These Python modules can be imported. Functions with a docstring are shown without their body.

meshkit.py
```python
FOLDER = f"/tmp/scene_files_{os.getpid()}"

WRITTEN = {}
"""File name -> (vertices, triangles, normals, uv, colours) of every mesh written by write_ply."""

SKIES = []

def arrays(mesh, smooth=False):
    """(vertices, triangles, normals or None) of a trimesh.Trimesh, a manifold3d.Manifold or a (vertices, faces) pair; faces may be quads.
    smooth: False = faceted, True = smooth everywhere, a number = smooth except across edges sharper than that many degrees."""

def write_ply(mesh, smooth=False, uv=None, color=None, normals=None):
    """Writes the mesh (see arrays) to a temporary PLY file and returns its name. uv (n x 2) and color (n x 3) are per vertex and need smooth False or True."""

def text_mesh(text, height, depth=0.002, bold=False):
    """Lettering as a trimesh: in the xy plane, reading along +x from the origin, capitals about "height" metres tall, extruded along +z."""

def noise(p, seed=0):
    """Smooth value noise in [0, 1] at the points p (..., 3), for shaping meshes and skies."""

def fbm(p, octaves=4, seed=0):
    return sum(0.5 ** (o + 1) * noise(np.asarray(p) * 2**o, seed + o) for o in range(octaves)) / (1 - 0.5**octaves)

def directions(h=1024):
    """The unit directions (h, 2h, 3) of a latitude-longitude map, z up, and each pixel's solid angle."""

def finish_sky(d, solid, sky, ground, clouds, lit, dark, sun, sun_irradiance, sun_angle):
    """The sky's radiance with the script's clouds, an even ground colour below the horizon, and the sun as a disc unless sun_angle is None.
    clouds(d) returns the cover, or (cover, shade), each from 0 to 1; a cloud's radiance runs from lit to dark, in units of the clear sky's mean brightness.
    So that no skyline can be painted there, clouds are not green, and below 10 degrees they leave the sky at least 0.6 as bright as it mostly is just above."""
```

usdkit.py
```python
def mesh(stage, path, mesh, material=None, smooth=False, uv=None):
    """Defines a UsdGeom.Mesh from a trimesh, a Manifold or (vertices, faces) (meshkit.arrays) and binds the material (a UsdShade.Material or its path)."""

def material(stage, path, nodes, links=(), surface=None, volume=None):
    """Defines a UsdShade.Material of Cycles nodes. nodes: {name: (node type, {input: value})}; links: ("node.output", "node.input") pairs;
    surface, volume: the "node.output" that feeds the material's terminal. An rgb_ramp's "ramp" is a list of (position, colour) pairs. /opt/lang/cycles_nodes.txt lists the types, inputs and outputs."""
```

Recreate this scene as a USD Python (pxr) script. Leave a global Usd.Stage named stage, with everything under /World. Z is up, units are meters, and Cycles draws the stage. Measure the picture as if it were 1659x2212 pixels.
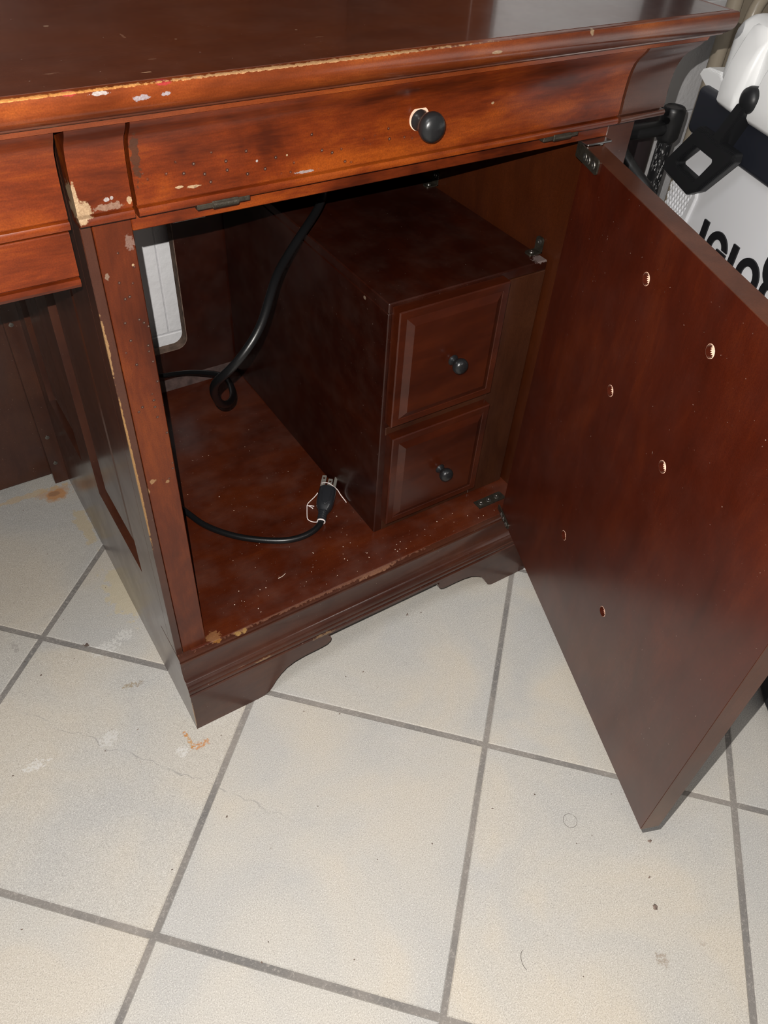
import math, random
import numpy as np, trimesh, usdkit, meshkit
import shapely.geometry as sg
import shapely.affinity as sa
from shapely.ops import unary_union
from pxr import Usd, UsdGeom, UsdLux, UsdShade, Gf, Sdf

stage = Usd.Stage.CreateInMemory()
UsdGeom.SetStageUpAxis(stage, 'Z'); UsdGeom.SetStageMetersPerUnit(stage, 1.0)
world = UsdGeom.Xform.Define(stage, '/World'); stage.SetDefaultPrim(world.GetPrim())
UsdGeom.Scope.Define(stage, '/World/Looks')
rng = random.Random(7)

# ------------------------------------------------------------------ camera, flash, ceiling lamp, exposure
CAM = np.array([-0.1169, -0.5580, 0.9199])
RIGHT = np.array([0.84121933, -0.53768700, 0.05694507])
UP = np.array([0.34650841, 0.61695309, 0.70661220])
FWD = np.array([0.41506863, 0.57468390, -0.70530593])
EXPOSURE = 0.0
FLASH = 74000.0 * 16        # the phone's flash, beside the lens
CEILING = 8.5          # the room's own weak ceiling lamp

def frame(pos):
    m = Gf.Matrix4d(1.0)
    for i, v in enumerate((RIGHT, UP, -FWD)):
        m.SetRow(i, Gf.Vec4d(*map(float, v), 0))
    m.SetRow(3, Gf.Vec4d(*map(float, pos), 1))
    return m

cam = UsdGeom.Camera.Define(stage, '/World/camera')
cam.AddTransformOp().Set(frame(CAM))
cam.CreateHorizontalApertureAttr(36.0); cam.CreateVerticalApertureAttr(48.0)
cam.CreateFocalLengthAttr(36.0 * 1678.81 / 1659)
cam.CreateClippingRangeAttr(Gf.Vec2f(0.01, 50)); cam.CreateExposureAttr(EXPOSURE)

fl = UsdLux.SphereLight.Define(stage, '/World/phone_flash')
fl.AddTransformOp().Set(frame((-0.1198, -0.5360, 0.9361)))
fl.CreateRadiusAttr(0.001); fl.CreateIntensityAttr(FLASH); fl.CreateColorAttr(Gf.Vec3f(1.0, 0.955, 0.90))

cl = UsdLux.RectLight.Define(stage, '/World/ceiling_lamp')
cl.AddTranslateOp().Set(Gf.Vec3d(-1.15, -.65, 2.43))
cl.CreateWidthAttr(1.2); cl.CreateHeightAttr(0.6); cl.CreateIntensityAttr(CEILING); cl.CreateColorAttr(Gf.Vec3f(0.95, 0.97, 1.0))

# ------------------------------------------------------------------ scene tree helpers
used = {}
def numbered(parent, name):
    k = used.get((parent, name), 0); used[(parent, name)] = k + 1
    return f'{parent}/{name}' + (f'_{k:03d}' if k else '')

base_of = {}
def tag(p, label=None, cat=None, group=None, kind=None):
    for k, v in (('label', label), ('category', cat), ('group', group), ('kind', kind)):
        if v: p.SetCustomDataByKey(k, v)
    return p

def thing(name, label=None, cat=None, loc=(0, 0, 0), group=None, kind=None):
    path = numbered('/World', name)
    x = UsdGeom.Xform.Define(stage, path); x.AddTranslateOp().Set(Gf.Vec3d(*map(float, loc)))
    base_of[path] = np.array(loc, float)
    return tag(x.GetPrim(), label, cat, group, kind)

def arr(mesh):
    if hasattr(mesh, 'to_mesh'):
        m = mesh.to_mesh(); return np.array(m.vert_properties[:, :3], float), np.array(m.tri_verts)
    if isinstance(mesh, tuple):
        v, f = np.asarray(mesh[0], float), np.asarray(mesh[1], int)
        if f.shape[1] == 4: f = np.vstack([f[:, [0, 1, 2]], f[:, [0, 2, 3]]])
        return v, f
    return np.array(mesh.vertices), np.array(mesh.faces)

def obj(name, mesh, mat, parent=None, label=None, smooth=35, **kw):
    """ONE mesh of the scene, written in world coordinates and moved into its parent's frame."""
    pp = str(parent.GetPath()) if parent is not None else '/World'
    v, f = arr(mesh)
    base = base_of.get(pp, np.zeros(3))
    path = numbered(pp, name)
    base_of[path] = base
    t = trimesh.Trimesh(v - base, f, process=False); t.merge_vertices()
    m = usdkit.mesh(stage, path, t, mat, smooth=smooth)
    return tag(m.GetPrim(), label, **kw)

# ------------------------------------------------------------------ shapes
def cat(*ms):
    vs, fs, n = [], [], 0
    for m in ms:
        v, f = arr(m); vs.append(v); fs.append(f + n); n += len(v)
    return np.vstack(vs), np.vstack(fs)

def box(x0, x1, y0, y1, z0, z1, ch=0.0008):
    lo, hi = np.array([x0, y0, z0]), np.array([x1, y1, z1])
    ch = min(ch, *( (hi - lo) * 0.45))
    pts = []
    for sx in (0, 1):
        for sy in (0, 1):
            for sz in (0, 1):
                c0 = np.where([sx, sy, sz], hi, lo); s = np.where([sx, sy, sz], -1, 1)
                for k in range(3):
                    p = c0 + s * ch; p[k] = c0[k]; pts.append(p)
    return arr(trimesh.convex.convex_hull(np.array(pts)))

def xform(mesh, M):
    v, f = arr(mesh); M = np.asarray(M, float)
    return v @ M[:3, :3].T + M[:3, 3], f

def basis(o, e1, e2, e3):
    M = np.eye(4); M[:3, 0], M[:3, 1], M[:3, 2], M[:3, 3] = e1, e2, e3, o
    return M

def prism(poly, h, o=(0, 0, 0), e1=(1, 0, 0), e2=(0, 1, 0), e3=(0, 0, 1)):
    """A shapely polygon in the plane (e1, e2) extruded by h along e3."""
    if not isinstance(poly, sg.base.BaseGeometry): poly = sg.Polygon(poly)
    geoms = getattr(poly, 'geoms', [poly])
    m = cat(*[trimesh.creation.extrude_polygon(g, h, engine='earcut') for g in geoms])
    return xform(m, basis(o, e1, e2, e3))

def extrude_x(yz, x0, x1):
    return prism(sg.Polygon(yz).buffer(0), x1 - x0, (x0, 0, 0), (0, 1, 0), (0, 0, 1), (1, 0, 0))

def chamfer_prism(poly, h, ch, o, e1, e2, e3):
    """A convex polygon as a slab whose upper edge is chamfered."""
    if poly.exterior.is_ccw is False: poly = sg.Polygon(list(poly.exterior.coords)[::-1])
    P = np.array(poly.exterior.coords)[:-1]
    c = np.array(poly.representative_point().coords[0])
    ins = poly.buffer(-ch, join_style='mitre')
    Q = np.array(ins.exterior.coords)[:-1]
    if len(Q) != len(P): Q = c + (P - c) * 0.99
    else:
        if not ins.exterior.is_ccw: Q = Q[::-1]
        k = np.argmin(np.linalg.norm(Q - P[0], axis=1)); Q = np.roll(Q, -k, 0)
    n = len(P)
    v = np.vstack([np.c_[P, np.zeros(n)], np.c_[P, np.full(n, h - ch)], np.c_[Q, np.full(n, h)]])
    f = []
    for i in range(n):
        j = (i + 1) % n
        for a in (0, n):
            f += [[a + i, a + j, a + n + j], [a + i, a + n + j, a + n + i]]
    for i in range(1, n - 1): f.append([2 * n, 2 * n + i, 2 * n + i + 1])
    return xform((v, np.array(f)), basis(o, e1, e2, e3))

def lathe(profile, o, axis, n=40):
    """profile (r, h) turned about axis through o."""
    axis = np.array(axis, float); axis /= np.linalg.norm(axis)
    a = np.cross(axis, [0, 0, 1] if abs(axis[2]) < .9 else [1, 0, 0]); a /= np.linalg.norm(a); b = np.cross(axis, a)
    P = np.array(profile, float); ang = np.arange(n) * 2 * np.pi / n
    v = [np.array(o) + axis * h + r * (np.cos(t) * a + np.sin(t) * b) for r, h in P for t in ang]
    f = []
    for i in range(len(P) - 1):
        for j in range(n):
            k = (j + 1) % n
            f += [[i*n+j, i*n+k, (i+1)*n+k], [i*n+j, (i+1)*n+k, (i+1)*n+j]]
    return np.array(v), np.array(f)

def spline(pts, n=120):
    from scipy.interpolate import CubicSpline
    P = np.array(pts, float); d = np.r_[0, np.cumsum(np.linalg.norm(np.diff(P, axis=0), axis=1) ** .5)]
    return CubicSpline(d, P)(np.linspace(0, d[-1], n))

def tube(path, r, sides=14, caps=True):
    P = np.array(path, float); n = len(P); r = np.broadcast_to(r, (n,))
    T = np.gradient(P, axis=0); T /= np.linalg.norm(T, axis=1, keepdims=True)
    u = np.cross(T[0], [0, 0, 1]); u = u if np.linalg.norm(u) > .05 else np.cross(T[0], [1, 0, 0]); u /= np.linalg.norm(u)
    v, f = [], []
    for i in range(n):
        u = u - T[i] * (u @ T[i]); u /= np.linalg.norm(u); w = np.cross(T[i], u)
        for k in range(sides):
            t = 2 * np.pi * k / sides; v.append(P[i] + r[i] * (np.cos(t) * u + np.sin(t) * w))
    for i in range(n - 1):
        for k in range(sides):
            q = (k + 1) % sides
            f += [[i*sides+k, i*sides+q, (i+1)*sides+q], [i*sides+k, (i+1)*sides+q, (i+1)*sides+k]]
    if caps:
        v += [P[0], P[-1]]
        for k in range(sides):
            q = (k + 1) % sides
            f += [[len(v) - 2, q, k], [len(v) - 1, (n-1)*sides+k, (n-1)*sides+q]]
    return np.array(v), np.array(f)

def rects(levels, o, e1, e2, e3):
    """Rectangles (u0, u1, v0, v1, w) stacked along e3, joined and capped at the last: raised and sunk panels."""
    v, f = [], []
    for u0, u1, v0, v1, w in levels: v += [(u0, v0, w), (u1, v0, w), (u1, v1, w), (u0, v1, w)]
    for i in range(len(levels) - 1):
        for k in range(4):
            q = (k + 1) % 4
            f += [[4*i+k, 4*i+q, 4*i+4+q], [4*i+k, 4*i+4+q, 4*i+4+k]]
    k = 4 * (len(levels) - 1); f += [[k, k+1, k+2], [k, k+2, k+3], [2, 1, 0], [3, 2, 0]]
    return xform((np.array(v), np.array(f)), basis(o, e1, e2, e3))

def inset(r, *steps):
    out = []
    for d, w in steps: out.append((r[0] + d, r[1] - d, r[2] + d, r[3] - d, w))
    return out

def corner_moulding(prof, x0, xc, yb):
    """profile [(e, z)] from top to bottom running along the front (y = -e) and back along the right end (x = xc + e)."""
    n = len(prof); v, f = [], []
    for e, z in prof: v += [(x0, -e, z), (xc + e, -e, z), (xc + e, yb, z), (x0, yb, z)]
    for i in range(n - 1):
        for k in range(4):
            q = (k + 1) % 4
            f += [[4*i+q, 4*i+k, 4*i+4+k], [4*i+q, 4*i+4+k, 4*i+4+q]]
    f += [[0, 1, 2], [0, 2, 3]]; k = 4 * (n - 1); f += [[k+2, k+1, k], [k+3, k+2, k]]
    return np.array(v, float), np.array(f)

# ------------------------------------------------------------------ materials
class Graph:
    def __init__(s): s.n, s.l, s.c = {}, [], 0
    def add(s, kind, out, **inp):
        s.c += 1; name = f'n{s.c}'; vals = {}
        for k, v in inp.items():
            if isinstance(v, str) and '.' in v and v.split('.')[0] in s.n: s.l.append((v, f'{name}.{k}'))
            else: vals[k] = v
        s.n[name] = (kind, vals); return f'{name}.{out}'
    def pos(s): return s.add('geometry', 'position')
    def scale(s, v, sc, loc=(0, 0, 0)): return s.add('mapping', 'vector', vector=v, scale=sc, location=loc)
    def noise(s, v, scale, detail=3, rough=.55, dist=0): return s.add('noise_texture', 'fac', vector=v, scale=scale, detail=detail, roughness=rough, distortion=dist)
    def math(s, t, a, b=0.0, c=0.0): return s.add('math', 'value', math_type=t, value1=a, value2=b, value3=c)
    def ramp(s, x, stops): return s.add('rgb_ramp', 'color', ramp=stops, fac=x)
    def mix(s, f, a, b, t='mix'): return s.add('mix', 'color', mix_type=t, fac=f, color1=a, color2=b)
    def rng(s, x, a, b, c=0.0, d=1.0, t='smoothstep'): return s.add('map_range', 'result', range_type=t, value=x, from_min=a, from_max=b, to_min=c, to_max=d, clamp=True)
    def blob(s, p, c, r, n, k=.9):
        """1 inside an uneven ellipsoid about c (a stain or a chip)."""
        d = s.add('vector_math', 'vector', math_type='subtract', vector1=p, vector2=tuple(c))
        d = s.add('vector_math', 'vector', math_type='divide', vector1=d, vector2=tuple(r))
        d = s.add('vector_math', 'value', math_type='length', vector1=d)
        d = s.math('multiply_add', n, k * 2, s.math('subtract', d, k))
        return s.rng(d, 1.0, .75)
    def build(s, name, surface): return usdkit.material(stage, f'/World/Looks/{name}', s.n, s.l, surface=surface)

def plain(name, color, rough=.5, spec=.5, metallic=0.0, coat=0.0, bump=0.0, bscale=300, vary=0.0):
    g = Graph(); p = g.pos(); col = color
    if vary:
        nz = g.noise(p, bscale * .2, 4)
        col = g.mix(g.rng(nz, .3, .7), tuple(np.array(color) * (1 - vary)), tuple(np.minimum(1, np.array(color) * (1 + vary))))
    kw = dict(base_color=col, roughness=rough, specular_ior_level=spec, metallic=metallic, coat_weight=coat, coat_roughness=.15)
    if bump: kw['normal'] = g.add('bump', 'normal', height=g.noise(p, bscale, 3), strength=bump, distance=.002)
    return g.build(name, g.add('principled_bsdf', 'BSDF', **kw))

TAN, PALE, PINK, WHITE = (.52, .30, .14), (.66, .47, .28), (.55, .36, .26), (.62, .58, .56)
def wood(name, dark, mid, light, axis='x', rough=.3, coat=.5, crough=.14, dust=0.0, chips=(), contrast=1.0, pits=(), spec=.22):
    g = Graph(); p = g.pos()
    long, wide = 2.2, 16
    sc = {'x': (long, wide, wide), 'y': (wide, long, wide), 'z': (wide, wide, long)}[axis]
    streak = g.noise(g.scale(p, sc), 2.6, 6, .62, .6)
    fine = g.noise(g.scale(p, tuple(np.array(sc) * (6, 9, 9)[0])), 4.0, 4, .6)
    broad = g.noise(g.scale(p, tuple(np.where(np.array(sc) == long, .55, 1.0))), 15.0, 4, .55, .5)
    t = g.math('multiply_add', streak, .36, g.math('multiply_add', broad, .78, g.math('multiply', fine, .17)))
    t = g.rng(t, .655 - .2 / contrast, .655 + .2 / contrast, t='linear')
    col = g.ramp(t, [(0.0, dark), (.5, mid), (1.0, light)])
    ch = g.noise(p, 260, 3, .6)
    for c, r, colr, k in chips:
        col = g.mix(g.math('multiply', g.blob(p, c, r, ch, k), .82), col, tuple(np.array(colr) * .5))
    spk = g.noise(p, 900, 2, .7)
    col = g.mix(g.rng(spk, .3, .7, 0, .42, 'linear'), col, tuple(np.array(mid) * .35))
    if pits:
        x_, z_ = g.add('separate_xyz', 'x', vector=p), g.add('separate_xyz', 'z', vector=p)
        vo = g.add('voronoi_texture', 'distance', vector=g.add('combine_xyz', 'vector', x=x_, y=z_, z=0.0), dimensions='2D', scale=85.0)
        for c, r in pits:
            m = g.math('multiply', g.blob(p, c, r, ch, .5), g.rng(g.noise(p, 31, 2), .42, .5))
            col = g.mix(g.math('multiply', m, g.rng(vo, .13, .10, 0, .8)), col, (.020, .008, .005))
            col = g.mix(g.math('multiply', m, g.rng(vo, .055, .035, 0, .7)), col, (.15, .11, .09))
    rg = g.rng(g.noise(p, 14, 3), .3, .7, rough * .85, rough * 1.15)
    if dust:
        d1 = g.noise(p, 420, 2, .5); d2 = g.noise(p, 26, 3)
        sp = g.rng(d1, .74 - .03 * dust, .80); film = g.rng(d2, .35, .8, 0, .05 * dust)
        m = g.math('maximum', g.math('multiply', sp, .55), film)
        col = g.mix(m, col, (.42, .33, .28))
    nrm = g.add('bump', 'normal', height=fine, strength=.07, distance=.001)
    return g.build(name, g.add('principled_bsdf', 'BSDF', base_color=col, roughness=rg, specular_ior_level=spec, normal=nrm, coat_weight=coat, coat_roughness=crough, coat_ior=1.5))

W = .5596; E = -.016
M = {}
# stained cherry of the frieze and drawer fronts: orange and red-brown patches
M['cherry'] = wood('cherry', (0.0357, 0.0055, 0.0014), (0.1085, 0.017, 0.0029), (0.2101, 0.0419, 0.0045), 'x', .34, .35, .2, pits=[((.165, E, .692), (.13, .05, .016))], contrast=1.5, chips=[
    ((.0005, E, .6785), (.0075, .02, .0085), PALE, .7), ((-.002, E, .688), (.0022, .02, .012), PALE, .6), ((.019, E, .679), (.012, .02, .0028), (.38, .24, .17), 1.1),
    ((.0185, E, .684), (.0022, .02, .0016), WHITE, .6), ((.0225, E, .6845), (.0013, .02, .0014), WHITE, .5), ((.034, E, .6815), (.0022, .02, .003), PALE, .8),
    ((.0826, E, .6823), (.006, .02, .0013), PALE, .9), ((.071, E, .6835), (.004, .02, .0010), PALE, .9), ((.133, E, .6921), (.0012, .02, .0012), WHITE, .5),
    ((.158, E, .6926), (.0009, .02, .0009), PALE, .5), ((.174, E, .678), (.010, .02, .0012), (.5, .45, .45), 1.0), ((.353, E, .706), (.0018, .02, .0012), PALE, .5),
    ((.12, E, .667), (.0016, .03, .0016), PINK, .5), ((.043, E, .71), (.0035, .03, .02), (.07, .035, .02), 1.1)])
M['cherry_stile'] = wood('cherry_stile', (0.0337, 0.0054, 0.0014), (0.0792, 0.0139, 0.0029), (0.1501, 0.031, 0.0048), 'z', .36, .3, .2, pits=[((.028, 0, .52), (.016, .05, .13))], contrast=1.1, chips=[
    ((.0142, 0, .4093), (.0035, .02, .0025), TAN, 1.0), ((.028, 0, .4031), (.0022, .02, .0022), TAN, 1.0), ((.0075, 0, .398), (.002, .02, .008), TAN, 1.1),
    ((.0332, 0, .6425), (.004, .02, .006), (.32, .2, .16), 1.2), ((.033, 0, .625), (.0012, .02, .0012), PALE, .6), ((.012, 0, .62), (.002, .02, .003), (.35, .25, .18), 1.0)])
M['top'] = wood('top_lacquer', (0.0333, 0.0077, 0.0033), (0.0566, 0.0132, 0.0047), (0.08, 0.0198, 0.0061), 'x', .26, 1.0, .085, dust=.5, contrast=.9, spec=.5, chips=[
    ((.0555, -.0266, .762), (.0040, .0012, .004), (.7, .42, .25), .7), ((.0286, .0953, .762), (.0022, .0022, .004), (.6, .4, .26), .7), ((.0694, .0553, .762), (.0010, .0065, .004), (.4, .2, .12), .8), ((.1005, .0359, .762), (.0011, .0011, .004), (.6, .4, .26), .5),
    ((.0015, -.0088, .762), (.006, .0012, .004), (.3, .15, .09), 1.2), ((.0694, -.0018, .762), (.004, .0010, .004), (.3, .15, .09), 1.0), ((.1918, .0295, .762), (.0011, .0011, .004), (.6, .4, .26), .5), ((.1991, .0075, .762), (.004, .001, .004), (.3, .15, .09), 1.0),
    ((.019, -.047, .7597), (.005, .006, .0018), WHITE, .8), ((.043, -.048, .7545), (.005, .006, .0022), (.5, .47, .5), .9),
    ((.324, -.047, .7543), (.006, .006, .0013), PALE, .4), ((.422, -.046, .7602), (.0022, .006, .0034), PALE, .7)])
M['edge'] = wood('desktop_edge', (0.0519, 0.0099, 0.003), (0.1438, 0.0293, 0.0068), (0.276, 0.0699, 0.012), 'x', .3, .5, .14, contrast=1.0, chips=[
    ((.0595, -.046, .7615), (.006, .006, .0022), (.5, .04, .05), .6), ((.0017, -.046, .7615), (.005, .006, .0018), (.5, .05, .05), .6),
    ((.019, -.047, .7597), (.0055, .006, .0012), WHITE, 1.3), ((.043, -.048, .7545), (.0055, .006, .0018), (.5, .47, .5), 1.4), ((.06, -.048, .755), (.003, .006, .0012), (.5, .47, .5), 1.3),
    ((.324, -.047, .7543), (.006, .006, .0013), PALE, .4), ((.422, -.046, .7602), (.0022, .006, .0034), PALE, .7),
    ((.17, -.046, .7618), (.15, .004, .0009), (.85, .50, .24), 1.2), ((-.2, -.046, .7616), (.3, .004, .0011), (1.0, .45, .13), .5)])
M['dark'] = wood('dark_cherry', (0.0278, 0.0083, 0.0056), (0.05, 0.0152, 0.0083), (0.0799, 0.0236, 0.0097), 'x', .3, .5, .16, dust=.35, contrast=.9, chips=[
    ((.0844, -.003, .1335), (.0045, .008, .0035), (.72, .42, .15), .5), ((.0760, -.003, .1335), (.0055, .008, .0035), (.72, .42, .15), .5), ((.050, -.001, .1345), (.007, .008, .003), (.60, .27, .07), .7),
    ((.277, -.003, .1335), (.03, .012, .002), (.45, .22, .13), 1.2), ((.2, -.003, .1335), (.17, .004, .0014), (.36, .16, .1), 1.1),
    ((.1, -.023, .0815), (.012, .01, .0013), TAN, 1.0), ((.19, -.024, .074), (.02, .01, .0018), (.4, .24, .12), 1.1), ((.07, -.022, .085), (.005, .01, .0014), (.42, .2, .12), 1.0)])
M['side'] = wood('side_cherry', (0.0269, 0.0081, 0.0054), (0.047, 0.0148, 0.0081), (0.0706, 0.0215, 0.0094), 'z', .3, .5, .16, dust=.2, contrast=.9, chips=[
    ((.0005, -.0, .42), (.0016, .004, .10), (.60, .33, .12), .55), ((.0005, 0, .56), (.0016, .004, .03), (.55, .32, .14), .9), ((.0, -.024, .03), (.002, .004, .028), (.60, .38, .22), 1.0)])
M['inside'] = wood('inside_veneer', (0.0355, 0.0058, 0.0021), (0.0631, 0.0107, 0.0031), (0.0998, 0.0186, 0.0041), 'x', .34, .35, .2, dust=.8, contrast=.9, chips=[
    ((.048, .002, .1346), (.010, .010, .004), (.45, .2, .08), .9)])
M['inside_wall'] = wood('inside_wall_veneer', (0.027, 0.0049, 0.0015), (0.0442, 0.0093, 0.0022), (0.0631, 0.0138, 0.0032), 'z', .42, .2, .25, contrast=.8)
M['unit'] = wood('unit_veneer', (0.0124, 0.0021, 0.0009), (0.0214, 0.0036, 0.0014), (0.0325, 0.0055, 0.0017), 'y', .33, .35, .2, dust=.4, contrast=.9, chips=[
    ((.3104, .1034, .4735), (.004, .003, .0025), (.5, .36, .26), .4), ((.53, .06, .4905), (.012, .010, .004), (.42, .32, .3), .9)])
M['unit_front'] = wood('unit_front_cherry', (0.0222, 0.0038, 0.0013), (0.0404, 0.0069, 0.0021), (0.0641, 0.0117, 0.0029), 'x', .32, .45, .18, contrast=.95)
M['unit_edge'] = wood('unit_edge_banding', (0.0269, 0.0081, 0.0038), (0.0457, 0.0141, 0.0062), (0.0618, 0.0202, 0.0085), 'z', .4, .3, .2)
M['door'] = wood('door_veneer', (0.0288, 0.0042, 0.0016), (0.0472, 0.0066, 0.0022), (0.0786, 0.0124, 0.0027), 'z', .34, .8, .22, dust=.12, contrast=.85)
M['door_edge'] = wood('door_edge_banding', (0.0463, 0.0151, 0.0084), (0.0715, 0.0235, 0.0118), (0.1008, 0.0336, 0.0168), 'z', .38, .35, .2)
M['raw'] = plain('raw_board', (.16, .11, .085), .8, .2, vary=.3, bscale=400, bump=.4)
M['dusty'] = plain('dusty_strip', (.060, .038, .034), .8, .2, vary=.4)
M['pale_wood'] = plain('bare_wood', (.62, .40, .30), .7, .2, vary=.15)
M['hutch'] = wood('hutch_cherry', (0.0517, 0.0132, 0.0057), (0.0752, 0.0197, 0.0076), (0.0988, 0.0282, 0.0094), 'z', .4, .3, .2, contrast=.8)
M['bronze'] = plain('black_bronze', (.013, .0135, .0145), .30, .5, .25, bump=.1, bscale=200)
M['hinge'] = plain('hinge_bronze', (.055, .047, .036), .38, .5, .7, bump=.2, bscale=600, vary=.25)
M['screw'] = plain('screw_steel', (.19, .18, .165), .32, .5, .9)
M['steel'] = plain('plate_steel', (.42, .42, .42), .3, .5, 1.0)
M['rubber'] = plain('cord_rubber', (.006, .006, .0065), .34, .4, bump=.04, bscale=500)
M['plug'] = plain('plug_vinyl', (.017, .018, .021), .27, .6)
M['prong'] = plain('plug_prong_metal', (.62, .59, .53), .33, .5, .8)
M['string'] = plain('white_string', (.75, .66, .64), .8, .2)
M['lid'] = plain('cooler_lid_plastic', (.88, .89, .89), .32, .5, bump=.03, bscale=120)
M['body'] = plain('cooler_body_plastic', (.82, .83, .86), .38, .5, bump=.03, bscale=120)
M['navy'] = plain('cooler_navy_plastic', (.016, .018, .026), .42, .5)
M['letters'] = plain('black_lettering', (.010, .010, .012), .5, .4)
M['latch'] = plain('latch_rubber', (.013, .0135, .015), .42, .4)
M['tyre'] = plain('wheel_rubber', (.014, .015, .018), .6, .4, bump=.3, bscale=250)
M['hub'] = plain('wheel_hub_plastic', (.60, .58, .57), .5, .4, vary=.2)
M['cart_cap'] = plain('cart_cap_plastic', (.012, .012, .0125), .38, .5, vary=.3)
M['beige'] = plain('beige_enamel', (.40, .34, .26), .3, .5, bump=.05)
M['paint'] = plain('white_wall_paint', (.82, .82, .84), .5, .35, bump=.55, bscale=95, vary=.03)
M['mortar'] = plain('painted_mortar', (.62, .62, .64), .6, .3, bump=.5, bscale=200)
M['room'] = plain('room_paint', (.36, .35, .34), .7, .3, vary=.03)
M['ceiling'] = plain('ceiling_paint', (.75, .75, .74), .8, .2)
M['pipe'] = plain('dark_pipe_paint', (.03, .02, .022), .4, .5)
M['crumb'] = plain('dark_crumbs', (.16, .12, .10), .8, .2, vary=.5, bscale=900)
M['lint'] = plain('pale_lint', (.62, .52, .44), .8, .2)
M['hair'] = plain('dark_hair', (.10, .085, .075), .6, .3)

def worn_black():
    g = Graph(); p = g.pos()
    n = g.noise(g.scale(p, (1, 1, .35)), 330, 4, .7); m = g.math('multiply', g.rng(n, .53, .58), g.rng(g.noise(p, 40, 2), .40, .52))
    col = g.mix(m, (.010, .010, .011), (.42, .42, .42))
    return g.build('worn_black_paint', g.add('principled_bsdf', 'BSDF', base_color=col, roughness=.35, specular_ior_level=.5))
M['worn_black'] = worn_black()

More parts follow.
